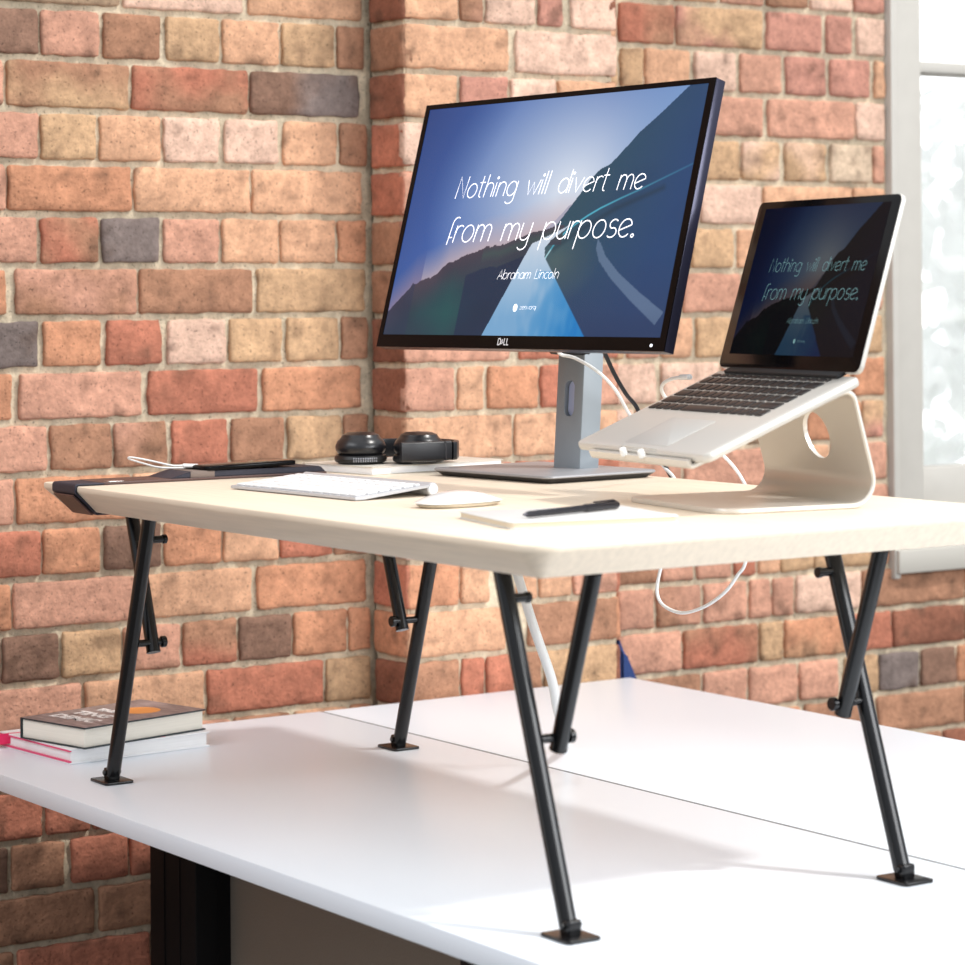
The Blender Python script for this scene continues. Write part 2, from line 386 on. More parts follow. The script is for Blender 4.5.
NR0 = -7; NR1 = 23
def zrow(k): return 1.144-.0828*(k-1), 1.144-.0828*k      # top, bottom
wall = Bricks(); seed=0
for k in range(NR0, NR1):
    zt, zb = zrow(k)
    segs = [('L',-1.6,PV0-.001)]
    if zt <= WZ0+.04: segs.append(('R',PV1+.0,3.6))
    else:
        segs.append(('R',PV1+.0,WV0-.008))
        if zt-0.04 > WZ1: segs[-1]=('R',PV1,3.6)
        else: segs.append(('X',WV1+.008,3.6))
    for sec,v0,v1 in segs:
        dz = 0 if sec=='L' else -.010
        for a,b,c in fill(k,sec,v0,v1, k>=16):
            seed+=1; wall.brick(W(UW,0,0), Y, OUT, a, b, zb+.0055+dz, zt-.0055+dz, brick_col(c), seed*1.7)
for a,b,z0,z1 in ((-1.6,PV0+.01,ZB,ZT),(PV1-.01,WV0,ZB,ZT),(WV0,3.6,ZB,WZ0),(WV1,3.6,WZ0,ZT),(WV0,WV1,WZ1,ZT)):
    wall.bed(W(UW,0,0),Y,OUT,a,b,z0,z1,.0085)
    lo=W(UW+.3,a,z0); hi=W(UW+.012,b,z1); wall.mortar(lo,hi)
wall.mortar(W(UW+.3,PV0-.02,ZB), W(UW+.012,PV1+.02,ZT))
brick_mat = attr_mat('brick_and_mortar', bump=.6, pits=True)
tag(link('wall_back', wall.bm, brick_mat, smooth=False), kind='structure')

pier = Bricks()
SIDE = {0:'x',1:'b3',2:'x',3:'r3',4:'r3',5:'b3',6:'b',7:'x',8:'x',9:'b3',10:'r',11:'o',12:'r3',13:'o2',14:'x',15:'o',16:'b'}  # pier side bricks: the shade on this face is put into their colours
for k in range(NR0, NR1):
    zt, zb = zrow(k); dz=-.004
    for a,b,c in fill(k,'P',PV0,PV1,k>=16):
        seed+=1; pier.brick(W(UP,0,0), Y, OUT, a, b, zb+.0055+dz, zt-.0055+dz, brick_col(c), seed*1.7)
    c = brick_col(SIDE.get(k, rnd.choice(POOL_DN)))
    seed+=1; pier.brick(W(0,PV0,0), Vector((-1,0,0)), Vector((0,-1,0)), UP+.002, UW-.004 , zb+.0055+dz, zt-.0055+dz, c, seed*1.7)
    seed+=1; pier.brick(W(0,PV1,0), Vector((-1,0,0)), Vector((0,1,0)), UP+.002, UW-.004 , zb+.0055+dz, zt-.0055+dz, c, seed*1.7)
pier.bed(W(UP,0,0),Y,OUT,PV0+.006,PV1-.006,ZB,ZT,.0085)
pier.bed(W(0,PV0,0),Vector((-1,0,0)),Vector((0,-1,0)),UP+.006,UW,ZB,ZT,.0085)
pier.mortar(W(UW-.002,PV0+.01,ZB), W(UP+.012,PV1-.008,ZT))
tag(link('wall_pier', pier.bm, brick_mat, smooth=False), kind='structure')

# floor
fm = mat('floor_boards',(92,86,82),.5,vary=.35,vscale=6,stretch=(1,8,1),bump=.2,bscale=40)
bm = BM(); box(bm,(-2.05,-4.2,-.05),(4.6,3.9,0)); tag(link('floor',bm,fm,smooth=False),kind='structure')

bm = BM(); box(bm,(-16,-6,-.4),(-2.06,16,-.3)); tag(link('outdoor_ground',bm,mat('pale_paving',(205,205,200),.8,vary=.15,vscale=2),smooth=False),kind='structure')
# window in the back wall
paint = mat('grey_white_paint',(194,190,182),.45,vary=.04,vscale=20)
glassm = bpy.data.materials.new('window_glass'); glassm.use_nodes=True
nt = glassm.node_tree; nt.nodes.clear()
o_=nt.nodes.new('ShaderNodeOutputMaterial'); mxs=nt.nodes.new('ShaderNodeMixShader'); tr=nt.nodes.new('ShaderNodeBsdfTransparent'); gl=nt.nodes.new('ShaderNodeBsdfGlossy'); fr=nt.nodes.new('ShaderNodeFresnel')
gl.inputs['Roughness'].default_value=.02; fr.inputs['IOR'].default_value=1.35
nt.links.new(fr.outputs[0],mxs.inputs[0]); nt.links.new(tr.outputs[0],mxs.inputs[1]); nt.links.new(gl.outputs[0],mxs.inputs[2]); nt.links.new(mxs.outputs[0],o_.inputs[0])
win = empty('window_1', W(UW,(WV0+WV1)/2,WZ0), kind='structure')
def wpart(name, boxes, m, bev=.003, parent=win):
    bm=BM()
    for (u0,v0,z0,u1,v1,z1) in boxes:
        a=W(u0,v0,z0); b=W(u1,v1,z1); box(bm,[min(a[i],b[i]) for i in range(3)],[max(a[i],b[i]) for i in range(3)],bev)
    return link(name,bm,m,parent,world=True)
FV=2.012    # glass edge
wpart('window_frame',[(UW+.10,WV0-.004,WZ0-.01,UW-.012,WV0+.012,WZ1),(UW+.09,WV0+.010,WZ0+.04,UW-.004,FV-.005,WZ1),(UW+.10,WV1-.07,WZ0+.04,UW-.004,WV1,WZ1),(UW+.10,WV0,WZ1-.06,UW-.004,WV1,WZ1)],paint)
wpart('sash',[(UW+.07,FV-.012,WZ0+.06,UW+.02,FV+.004,1.12),(UW+.07,FV-.02,.235,UW+.02,WV1-.06,.328),(UW+.07,WV1-.10,.235,UW+.02,WV1-.06,1.12)],paint)
wpart('transom_bar',[(UW+.08,FV-.02,1.112,UW+.005,WV1-.06,1.134)],paint)
wpart('bottom_rail',[(UW+.09,WV0+.01,.17,UW+.0,WV1,.245)],paint)
wpart('window_sill',[(UW+.10,WV0-.0,.125,UW-.02,WV1+.04,.172)],mat('sill_paint',(184,180,171),.5),.004)
wpart('glass_pane',[(UW+.048,FV-.002,.30,UW+.044,WV1-.09,1.115)],glassm,0)
wpart('glass_pane',[(UW+.048,FV-.002,1.13,UW+.044,WV1-.06,WZ1-.05)],glassm,0)

# foliage outside
leafm = mat('pale_leaves',(248,250,248),.7,vary=.3,vscale=4)
_n=leafm.node_tree; _t=_n.nodes.new('ShaderNodeBsdfTranslucent'); _t.inputs[0].default_value=(.95,.97,.96,1); _m=_n.nodes.new('ShaderNodeMixShader'); _m.inputs[0].default_value=.6
_n.links.new(_n.nodes['Principled BSDF'].outputs[0],_m.inputs[1]); _n.links.new(_t.outputs[0],_m.inputs[2]); _n.links.new(_m.outputs[0],_n.nodes['Material Output'].inputs[0])
def tree(x,y,zc,rad,n,label,seed):
    t = empty('tree', (x,y,0), label=label, cat='tree', group='trees outside the window')
    rg=random.Random(seed); bm=BM()
    for i in range(n):
        d=Vector((rg.gauss(0,1),rg.gauss(0,1),rg.gauss(0,1))).normalized()*rad*rg.uniform(.35,1)**.6
        c=Vector((0,0,zc))+Vector((d.x,d.y,d.z*1.3))
        a=Vector((rg.gauss(0,1),rg.gauss(0,1),rg.gauss(0,1))).normalized(); b=a.orthogonal().normalized(); s=rg.uniform(.08,.16)
        vs=[bm.verts.new(c+q) for q in (a*s, b*s*.4+a.cross(b)*.01, -a*s, -b*s*.4)]; bm.faces.new(vs)
    tag(link('foliage',bm,leafm,t,smooth=False),kind='stuff')
    bm=BM(); tube(bm,[(0,0,0),(.05,0,zc*.5),(0,0,zc)],[.12,.09,.04],8); link('trunk',bm,mat('bark',(110,96,84),.9),t)
tree(-5.6,6.4,1.15,1.05,900,'pale green tree seen blurred through the lower window pane',5)

# ================================================================ WHITE DESKS
RA = math.radians(.64)
white = mat('white_desktop',(228,235,243),.32,spec=.4)
black = mat('black_steel',(9,9,11),.26,spec=.45)
blackm = mat('black_matt',(20,20,23),.55)
def local_rect(e, u0, v0, u1, v1):      # desk-frame extents to empty-frame extents
    return (-u1, v0, -u0, v1)
def desk(label, v0, v1, u0, u1, front):
    d = empty('desk', W(0,0,-Z0), (0,0,RA), label=label, cat='desk', group='white desks pushed back to back')
    bm=BM(); slab(bm,-u1,v0,-u0,v1,Z0-.025,Z0,.003,.0012,3); link('desktop',bm,white,d)
    return d
U1D, U0D = 1.479, -.45
d1 = desk('white desk in front of the seam, carrying the wooden riser and two books', -.0891, .5692, U0D, U1D, True)
d2 = desk('empty white desk behind the seam, touching the brick pier', .5748, 1.2039, U0D, U1D, False)
bm=BM(); box(bm,(-U1D+.001,.5694,Z0-.02),(-U0D-.001,.5746,Z0-.0007)); link('gap_shade_strip',bm,mat('grey_gap_shade',(110,112,116),.7),d1)  # grey strip added in the gap, standing for the shade in the seam
colm = mat('black_leg_panel',(13,13,15),.6,spec=.25)
for d,va,vb in ((d1,.24,.36),(d2,1.0,1.12)):
    for ua,ub in ((1.295,1.447),(-.36,-.25)):
        bm=BM(); box(bm,(-ub,va,.0),(-ua,vb,Z0-.0255),.004)
        for i in (1,2): box(bm,(-ub+(ub-ua)*i/3-.002,va-.0015,.02),(-ub+(ub-ua)*i/3+.002,va+.01,Z0-.03))
        for i in (1,2): box(bm,(-ua-.002,va+(vb-va)*i/3-.002,.02),(-ua+.0015,va+(vb-va)*i/3+.002,Z0-.03))
        link('leg',bm,colm,d)
bm=BM(); box(bm,(-1.305,.30,.18),(.245,.318,Z0-.0255),.004)
link('modesty_panel',bm,mat('grey_panel_fabric',(150,138,124),.9,bump=.5,bscale=900,vary=.1,vscale=400),d1)
bm=BM(); box(bm,(-.365,.10,0),(-.340,.125,Z0-.0255),.004)
link('leg',bm,colm,d1)

# ================================================================ BAMBOO RISER
L_, D_, U0, V0 = 1.2128, .7276, .0537, .082
WF, DF = 1.1108, .472
bamboo = mat('bamboo',(238,222,200),.42,vary=.10,vscale=14,stretch=(.6,9,9),bump=.05,bscale=60)
riser = empty('desktop_riser', W(WF/2,DF/2,0), label='pale bamboo standing-desk riser on splayed black tube legs on the white desk', cat='desk riser')
def ring(i,z,r):
    out=[]; ra,rb=max(r-i,.004),max(.012-i,.004); a0,b0,a1,b1=-U0+i,-V0+i,L_-U0-i,D_-V0-i     # near corners rounder than the far ones
    for cx,cy,an,q in ((a1-rb,b1-rb,0,rb),(a0+ra,b1-ra,90,ra),(a0+ra,b0+ra,180,ra),(a1-rb,b0+rb,270,rb)):
        out += [W(cx+q*math.cos(math.radians(an+90*k/8)), cy+q*math.sin(math.radians(an+90*k/8)), z) for k in range(9)]
    return out
bm=BM(); loft(bm,[ring(.0302,H-.037,.036),ring(.028,H-.037+.0004,.036),ring(.001,H-.0085,.036),ring(0,H-.0065,.036),ring(0,H-.002,.036),ring(.0006,H-.0006,.036),ring(.002,H,.036)])
link('top',bm,bamboo,riser,world=True)
ZU = H-.037
gm = mat('grey_steel',(120,120,122),.3,metal=.8)
for ub, s in ((0,1),(WF,-1)):
    for vb, t in ((0,1),(DF,-1)):
        def L(z): return ub+s*.33*z
        bm=BM(); rod(bm,W(ub+s*.004,vb,.012),W(L(ZU),vb,ZU),.0101,20,.0004); leg=link('leg',bm,black,riser,world=True)
        bm=BM()
        pl=[(ub-.027,vb-.022),(ub+.027,vb+.022)]
        a=W(pl[0][0],pl[0][1],0); b=W(pl[1][0],pl[1][1],.004)
        slab(bm,min(a.x,b.x),a.y,max(a.x,b.x),b.y,a.z+.0002,b.z,.005,.0008)
        slab(bm,-ub-.009,vb-.009,-ub+.009,vb+.009,Z0+.0035,Z0+.02,.003,.002)
        rod(bm,W(ub,vb-.013,.014),W(ub,vb+.013,.014),.004,12)
        link('foot_plate',bm,black,leg,world=True)
        bm=BM(); rod(bm,W(L(.3475),vb,.3475),W(L(.3475),vb+t*.027,.3475),.0052,14); rod(bm,W(L(.3475),vb+t*.024,.3475),W(L(.3475),vb+t*.030,.3475),.0064,14)
        link('stop_peg',bm,black,leg,world=True)
        bm=BM(); rod(bm,W(L(.200),vb,.200),W(L(.200),vb+t*.047,.200),.0050,14); rod(bm,W(L(.200),vb+t*.045,.200),W(L(.200),vb+t*.052,.200),.008,14)
        link('pivot_pin',bm,black,leg,world=True)
        bm=BM(); sv=vb+t*.033
        rod(bm,W(ub+s*.0675,sv,.186),W(ub-s*.0015,sv,ZU),.0097,20,.0004)
        st=link('strut',bm,black,riser,world=True)
        bm=BM(); rod(bm,W(ub+s*.0675,sv,.186),W(ub+s*.0667,sv,.1883),.0101,20,.0003); link('end_cap',bm,black,st,world=True)
bm=BM()
for ub,s in ((0,1),(WF,-1)):
    for uu in (ub+s*.127, ub-s*.002):
        a=W(uu+.008,.02,ZU-.001); b=W(uu-.008,DF-.02,ZU+.0004); box(bm,a,b,.0005)
        link('hinge_plate',bm,black,riser,world=True); bm=BM()
bm.free()

# ================================================================ MONITOR (27 inch)
MW_, MH_, MT = .611, .3634, .265
mon = empty('monitor', W(.786,.570,H), (0,0,.0905), label='large black-bezel monitor showing a mountain road and quote, on a silver stand', cat='monitor')
alu = mat('brushed_aluminium',(188,190,194),.36,metal=.75,vary=.03,vscale=200)
alug = mat('grey_aluminium_base',(160,160,163),.4,metal=.25)
dark_edge = mat('dark_plastic_edge',(38,38,44),.4)
piano = mat('gloss_black_bezel',(7,7,9),.14,spec=.12)
PM = Matrix.Translation(W(.3825,.4225,.6055)) @ Matrix.Rotation(.0905,4,'Z') @ Matrix.Rotation(-MT,4,'X')   # panel frame: x right, z up, y back; origin bottom right front
def PT(s,t,y=0): return PM @ Vector((-MW_*(1-s), y, MH_*t))
def pbox(bm,s0,t0,s1,t1,y0,y1,bev=0,seg=2): box(bm,(-MW_*(1-s0),y0,MH_*t0),(-MW_*(1-s1),y1,MH_*t1),bev,seg,M=PM)
bm=BM(); pbox(bm,0,0,1,1,.0002,.017,.0015)
panel = link('panel',bm,mat('panel_shell',(52,52,70),.25,metal=.5),mon,world=True)
bm=BM(); pbox(bm,.06,.05,.94,.9,.0165,.034,.008,3); pbox(bm,.32,.2,.68,.72,.030,.050,.008,3); link('rear_housing',bm,blackm,mon,world=True)
S0,S1,T0,T1 = .016,.981,.050,.980
bm=BM()
for q in ((0,0,1,T0),(0,T1,1,1),(0,T0,S0,T1),(S1,T0,1,T1)): pbox(bm,*q,-.0012,.0004)
link('bezel',bm,piano,mon,world=True)

def pinp(x,y,poly):
    c=False; n=len(poly); j=n-1
    for i in range(n):
        xi,yi=poly[i]; xj,yj=poly[j]
        if (yi>y)!=(yj>y) and x<(xj-xi)*(y-yi)/(yj-yi)+xi: c=not c
        j=i
    return c
def interp(x, pts):
    if x<=pts[0][0]: return pts[0][1]
    for a,b in zip(pts,pts[1:]):
        if x<=b[0]: return a[1]+(b[1]-a[1])*(x-a[0])/(b[0]-a[0])
    return pts[-1][1]
def mixc(a,b,t):
    t=min(1,max(0,t)); return tuple(x+(y-x)*t for x,y in zip(a,b))
def dseg(x,y,pl):
    best=(9,0)
    for i,(a,b) in enumerate(zip(pl,pl[1:])):
        dx,dy=b[0]-a[0],b[1]-a[1]; t=max(0,min(1,((x-a[0])*dx+(y-a[1])*dy)/(dx*dx+dy*dy)))
        d=math.hypot((x-a[0]-t*dx)*1.68,(y-a[1]-t*dy))
        if d<best[0]: best=(d,(i+t)/(len(pl)-1))
    return best
RM=[(.50,.425),(.527,.429),(.571,.473),(.604,.537),(.634,.597),(.658,.649),(.685,.685),(.715,.702),(.746,.748),(.793,.82),(.846,.882),(.924,.982),(.95,1.02),(1,1.1)]
HZ=[(.47,.40),(.524,.448),(.558,.485),(.58,.515),(.602,.549),(.629,.566),(.66,.60),(.688,.669),(.715,.703)]
LR=[(0,.12),(.014,.141),(.038,.178),(.066,.215),(.09,.251),(.118,.267),(.154,.282),(.177,.298),(.208,.338),(.236,.349),(.269,.368),(.301,.379),(.337,.397),(.365,.404),(.391,.403),(.424,.418),(.463,.436),(.489,.45),(.539,.459),(.571,.473)]
ROAD=[(.388-.03,0),(.388,.056),(.442,.226),(.475,.334),(.5,.407),(.522,.417),(.547,.432),(.60,.462),(.62,.476),(.60,.452),(.565,.42),(.548,.39),(.553,.351),(.575,.316),(.632,.224),(.736,.056),(.77,0)]
CY=[(.547,.30),(.558,.355),(.575,.395),(.59,.425),(.61,.450),(.638,.478),(.672,.507),(.71,.534),(.77,.568),(.828,.598),(.886,.631),(.99,.69)]
CY2=[(.60,.452),(.66,.505),(.72,.545),(.80,.585)]
ARC=[(.721,.417),(.720,.383),(.738,.334),(.788,.266),(.864,.184),(.955,.095),(.975,.141),(.89,.213),(.81,.287),(.757,.352),(.733,.401)]
def picture(x,y):
    jag=.008*noise.noise(Vector((x*60,0,1)))+.004*noise.noise(Vector((x*160,0,4)))
    n=noise.noise(Vector((x*7,y*7,0))); n2=noise.noise(Vector((x*40,y*12,3)))
    if pinp(x,y,ROAD):
        c=mixc((205,216,230),(120,168,208),(.42-y)/.3); c=mixc(c,(20,120,190),(x-.47)*5-(y-.1)*.5-.2+n2*.4 if y<.3 else 0)
        c=mixc(c,(150,185,215),.35*max(0,n2)); return c
    if x<.60 and y<interp(x,LR)+(jag if x<.42 else 0) and not (x>.53 and y<.40):
        top=interp(x,LR)
        c=mixc((74,66,80),(38,64,78),(top-y)*7); c=mixc(c,(30,88,88),max(0,1-abs(x-.24)*6-abs(y-.14)*5)*.8)
        c=mixc(c,(64,92,88),max(0,1-abs(y-(interp(x,LR)-.03))*30)*.6 if x>.33 else 0)
        if x>.285 and y<interp(x,LR)-.085: c=mixc(c,(26,44,74),.7)
        if x<.1: c=mixc(c,(44,56,84),.5)
        return mixc(c,(20,30,46),.25*max(0,n))
    if x>.5 and y<interp(x,RM) or (x>.53 and y<.43):
        c=mixc((44,78,96),(36,70,114),(x-.60)*3.2-(y-.35)*.6); c=mixc(c,(40,62,100),(.35-y)*3)
        c=mixc(c,(96,110,104),max(0,1-math.hypot((x-.60)*7,(y-.33)*6))*.6)
        if pinp(x,y,ARC): c=mixc(c,(112,132,160),.7)
        d,t=dseg(x,y,CY); w=.006
        if d<w: c=mixc(c,(84,190,214) if t>.15 else (170,215,225),(1-d/w)*(1-.8*max(0,t-.6)/.4)*1.3)
        d,t=dseg(x,y,[(.58,.385),(.64,.44),(.76,.53),(.9,.60)])
        if d<.02: c=mixc(c,(30,52,66),(1-d/.02)*.5)
        return mixc(c,(24,44,76),.2*max(0,n))
    if x>.47 and y<interp(x,HZ): return mixc((176,172,190),(142,146,168),(x-.55)*4)
    # sky
    d=math.hypot((x-.60)*1.25,(y-.60)*1.0)
    c=mixc((210,220,236),(62,98,168),d*1.75-.12)
    c=mixc(c,(34,60,116),(.30-x)*2.2+(y-.8)*.8)
    c=mixc(c,(142,176,216),max(0,(x-.68))*2.5)
    g=interp(x,LR); c=mixc(c,(206,178,178) if x>.12 else (150,128,150),max(0,1-(y-g)/.13)*.75)
    return c
def screen(name,parent,nx,ny,T,gain,tint,m,power=1.):
    vs=[T(i/nx,j/ny) for j in range(ny+1) for i in range(nx+1)]
    fs=[(j*(nx+1)+i,j*(nx+1)+i+1,(j+1)*(nx+1)+i+1,(j+1)*(nx+1)+i) for j in range(ny) for i in range(nx)]
    me=bpy.data.meshes.new(name); me.from_pydata([tuple(v) for v in vs],[],fs)
    ca=me.color_attributes.new('Col','FLOAT_COLOR','POINT')
    buf=[]
    for j in range(ny+1):
        for i in range(nx+1):
            c=[q**power for q in lin(picture(i/nx,j/ny))]; buf+= [c[0]*gain*tint[0],c[1]*gain*tint[1],c[2]*gain*tint[2],1]
    ca.data.foreach_set('color',buf); me.materials.append(m)
    o=bpy.data.objects.new(name,me); C.objects.link(o); o.parent=parent; me.transform(mw(parent).inverted())
    return o
scr_m = attr_mat('lit_screen', rough=.25, spec=.18, emission=True)
SW=lambda x: S0+(S1-S0)*x
# the picture is laid out in panel fractions, so sample it there
_pic = picture
def picture(x,y): return _pic(S0+(S1-S0)*x, T0+(T1-T0)*y)
scr = screen('screen',mon,440,260,lambda x,y: PT(S0+(S1-S0)*x,T0+(T1-T0)*y,-.0004),.90,(1,1,1),scr_m)
txt_m = mat('white_screen_text',(250,250,255),.5,emit=(250,250,255),estr=1.0)
def quote(parent,T,m,scale=1.,names=True):
    bm=BM()
    Tw=lambda a,b,z: T(a/MW_,b/MH_,z)
    for s,x0,x1,yb,un,w in (('Nothing will divert me',.186,.836,.600,.0205,.0022),('from my purpose.',.190,.835,.421,.0245,.0025),('Abraham Lincoln',.402,.613,.270,.0088,.0010),('zenworq',.503,.558,.152,.0042,.0006)):
        ws,w=strokes(s,x0*MW_,x1*MW_,yb*MH_,un,w*.62)
        for ls in ws: ribbons(bm,ls,w,-.0008,Tw); link('text_word',bm,m,parent,smooth=False,world=True); bm=BM()
    c=[bm.verts.new(Tw(.487*MW_+.0045*math.cos(k*math.pi/8),.158*MH_+.0055*math.sin(k*math.pi/8),-.0008)) for k in range(16)]; bm.faces.new(c)
    return link('text_logo',bm,m,parent,smooth=False,world=True)
quote(scr,lambda a,b,z: PT(a,b,z),txt_m)
# maker's letters on the bottom bezel, with the slanted E
bm=BM()
def stroke_letters(bm,defs,w,T):
    for pl in defs: ribbons(bm,[pl],w,-.0015,T)
lx,ly,lh=.452*MW_,.0150*MH_,.0086
Dl=[[(0,0),(0,1),(.35,1),(.62,.8),(.62,.2),(.35,0),(0,0)],[(1.30,.42),(.80,.10),(.78,.5),(1.12,.86)],[(.80,.46),(1.15,.66)],[(1.5,1),(1.5,0),(1.95,0)],[(2.15,1),(2.15,0),(2.6,0)]]
for pl in Dl: ribbons(bm,[[(lx+x*lh*1.02,ly+y*lh) for x,y in pl]],.0019,-.0015,lambda a,b,z: PT(a/MW_,b/MH_,z))
link('bezel_logo',bm,mat('silver_print',(225,225,228),.4),mon,smooth=False,world=True)
bm=BM(); pbox(bm,.955,.016,.962,.026,-.0016,.0,.0005); link('power_light',bm,mat('white_led',(255,255,255),.4,emit=(235,240,255),estr=1.5),mon,world=True)
# stand: column with slot, base plate
lean=math.radians(4)
SM = Matrix.Rotation(-lean,4,'X')
bm=BM(); box(bm,(-.029,-.017,.006),(.029,.019,.235),.0025,2,M=SM)
colo=link('column',bm,mat('stand_aluminium',(150,158,164),.5,metal=.08),mon)
cb=BM()
rings=[[ (x,y,z) for x,z in rrect(-.0105,.083,.0105,.134,.0100,6)] for y in (-.04,-.009)]
loft(cb,[[SM@Vector(p) for p in rg] for rg in rings]); cut(colo,cb)
bm=BM(); loft(bm,[[SM@Vector((x,y,z)) for x,z in rrect(-.0098,.0838,.0098,.1332,.0094,6)] for y in (-.0102,-.0088)]); link('slot_light_insert',bm,mat('pale_slot_light',(188,196,226),.4),colo)  # pale insert added so the recess of the slot looks lit
bm=BM(); box(bm,(-.03,-.035,.17),(.03,-.005,.23),.004,2,M=SM); link('tilt_mount',bm,blackm,mon)
bm=BM()
bx0,by0,bx1,by1=-.143,-.148,.117,.054
def br(i,z): return [(x,y,z) for x,y in rrect(bx0+i,by0+i,bx1-i,by1-i,max(.012-i,.002),6)]
loft(bm,[br(.013,.0003),br(.012,.0003),br(.001,.0075)]); link('base_underside',bm,mat('dark_base_rim',(50,46,46),.4),mon)
bm=BM(); loft(bm,[br(.0012,.0072),br(0,.0085),br(.0004,.0105),br(.0015,.0112)]); link('base',bm,alug,mon)

# ================================================================ THINGS ON THE RISER
navy = mat('navy_leather',(38,38,52),.55,bump=.15,bscale=500)
brown = mat('brown_leather',(84,58,52),.42,spec=.5,bump=.2,bscale=300,vary=.15,vscale=60)
wht = mat('white_plastic',(240,240,238),.3)
whm = mat('white_cable_rubber',(238,238,236),.45)
metal = mat('polished_metal',(210,210,212),.2,metal=.9)
paper = mat('paper_edges',(250,250,250),.8,bump=.4,bscale=60,stretch=(1,1,60),vary=.06,vscale=8)
paperc = mat('cream_paper_edges',(252,247,234),.8,bump=.4,bscale=60,stretch=(1,1,60),vary=.06,vscale=8)

# leather strap organiser wrapped over the front edge
org = empty('desk_organiser', W(1.08,.12,H), label='brown and navy leather strap organiser wrapped over the left front edge of the riser', cat='organiser')
def edgeprof(y1):     # section (v,z) hugging the front edge of the bamboo top
    o=.0022
    return fillet([(y1,H+o),(-V0-o,H+o),(-V0-o,H-.0085),(-V0+.030,H-.037-o),(-V0+.09,H-.037-o)],[.0035,.003,.003],4)
def strap(name,y1,ua,ub,th,m,parent,off=0):
    bm=BM(); P=[(a,b+Z0) for a,b in edgeprof(y1)]; sheet(bm,P,th,-ub,-ua); return link(name,bm,m,parent,world=True)
st=strap('wrap_strap',-.04,1.040,1.115,.0028,navy,org)
bm=BM()
slab(bm,-1.117,-.045,-1.040,.312,Z0+H+.0003,Z0+H+.0040,.004,.0008); link('runner',bm,brown,org,world=True)
bm=BM(); P=[(-V0-.0034,H-.0125),(-V0+.0258,H-.0400)]
sheet(bm,[(a,b+Z0) for a,b in P],.0022,-1.110,-1.046); link('strap_inlay',bm,brown,org,world=True)
# raised pocket with a sloping near end
bm=BM(); prof=[(.060,H+.0038),(.092,H+.0125),(.302,H+.0118),(.311,H+.0038)]
loft(bm,[[Vector((x,a,b+Z0)) for a,b in prof] for x in (-1.115,-1.043)]); 
bmesh.ops.bevel(bm,geom=bm.edges[:],offset=.0012,segments=2,affect='EDGES'); link('pocket',bm,navy,org,world=True)
bm=BM(); slab(bm,-1.1155,.094,-1.0425,.128,Z0+H+.0118,Z0+H+.0132,.002,.0006); box(bm,(-1.0435,.092,Z0+H+.004),(-1.0420,.130,Z0+H+.0125),.0005); link('pocket_trim',bm,mat('taupe_leather',(120,106,98),.6,bump=.2,bscale=400),org,world=True)
bm=BM(); slab(bm,-1.054,-.035,-1.040,-.012,Z0+H+.0040,Z0+H+.0052,.001,.0004); link('clip',bm,metal,org,world=True)

ph = empty('phone', W(1.075,.189,H+.0134), (math.radians(1.0),0,.03), label='black phone with glossy screen lying on the leather organiser, charging', cat='phone')
bm=BM(); slab(bm,-.033,-.075,.033,.075,.0006,.0072,.008,.0018); link('case',bm,piano,ph)
bm=BM(); slab(bm,-.0305,-.0725,.0305,.0725,.0071,.0078,.007,.0003); link('screen',bm,mat('brown_reflecting_glass',(34,22,18),.08,spec=.8),ph)
cab = empty('charging_cable', W(1.085,.09,H+.02), label='thin white charging cable looped above the organiser into the phone', cat='cable')
bm=BM(); tube(bm,spline([W(*p) for p in [(1.082,.100,.4410),(1.085,.085,.4415),(1.095,.066,.4465),(1.108,.047,.4515),(1.118,.036,.4535),(1.121,.036,.4510),(1.113,.055,.4440),(1.104,.074,.4385),(1.102,.10,.4365),(1.101,.125,.4363)]]),.0013,8); link('cord',bm,whm,cab,world=True)
bm=BM(); rod(bm,W(1.0795,.123,.4397),W(1.082,.100,.4410),.0028,12); link('plug',bm,wht,cab,world=True)

# magazine
mg = empty('magazine', W(.970,.345,H), (0,0,.131), label='thick white magazine lying under the black headphones', cat='magazine')
bm=BM(); slab(bm,-.163,.002,-.002,.248,.0012,.0108,.0012,.0004); link('pages',bm,paper,mg)
bm=BM(); slab(bm,-.165,0,0,.250,.0002,.0013,.001,.0003); slab(bm,-.165,0,0,.250,.0107,.0119,.001,.0003); box(bm,(-.166,.0,.0004),(-.1642,.25,.0117)); link('cover',bm,mat('magazine_cover',(226,220,208),.3,vary=.25,vscale=9),mg)

# headphones
hpx = empty('headphones', W(1.025,.41,H+.0121), label='black over-ear headphones folded flat on the magazine', cat='headphones')
satin = mat('satin_black',(22,22,26),.3,spec=.6); padm = mat('black_ear_pad',(20,20,22),.42,bump=.1,bscale=200)
HZ0=Z0+H+.0121
def cupat(u,v,tilt,nm):
    M=Matrix.Translation(W(u,v,H+.0123))@Matrix.Rotation(tilt,4,'Y')
    bm=BM(); lathe(bm,[(.001,.0135),(.026,.0135),(.0335,.0150),(.0368,.0200),(.0370,.0260),(.0340,.0330),(.0295,.0375),(.0285,.0385),(.0265,.0420),(.0190,.0452),(.001,.0464)],M,40)
    cp=link('ear_cup',bm,satin,hpx,world=True)
    bm=BM(); lathe(bm,[(.017,.0012),(.022,.0002),(.0315,.0002),(.0375,.0035),(.0388,.0075),(.0370,.0118),(.0330,.0138),(.018,.0138)],M,40); link('ear_pad',bm,padm,cp,world=True)
    bm=BM()
    for k in range(-5,6):
        a=math.radians(-20+k*5.2); p=Vector((.0382*math.cos(a),.0382*math.sin(a),.0070)); box(bm,(-.0011,-.0004,-.0032),(.0011,.0008,.0032),.0003,M=M@Matrix.Translation(p)@Matrix.Rotation(a+math.pi/2,4,'Z'))
    link('vent_grille',bm,mat('grey_vent',(150,150,155),.35,metal=.5),cp,world=True)
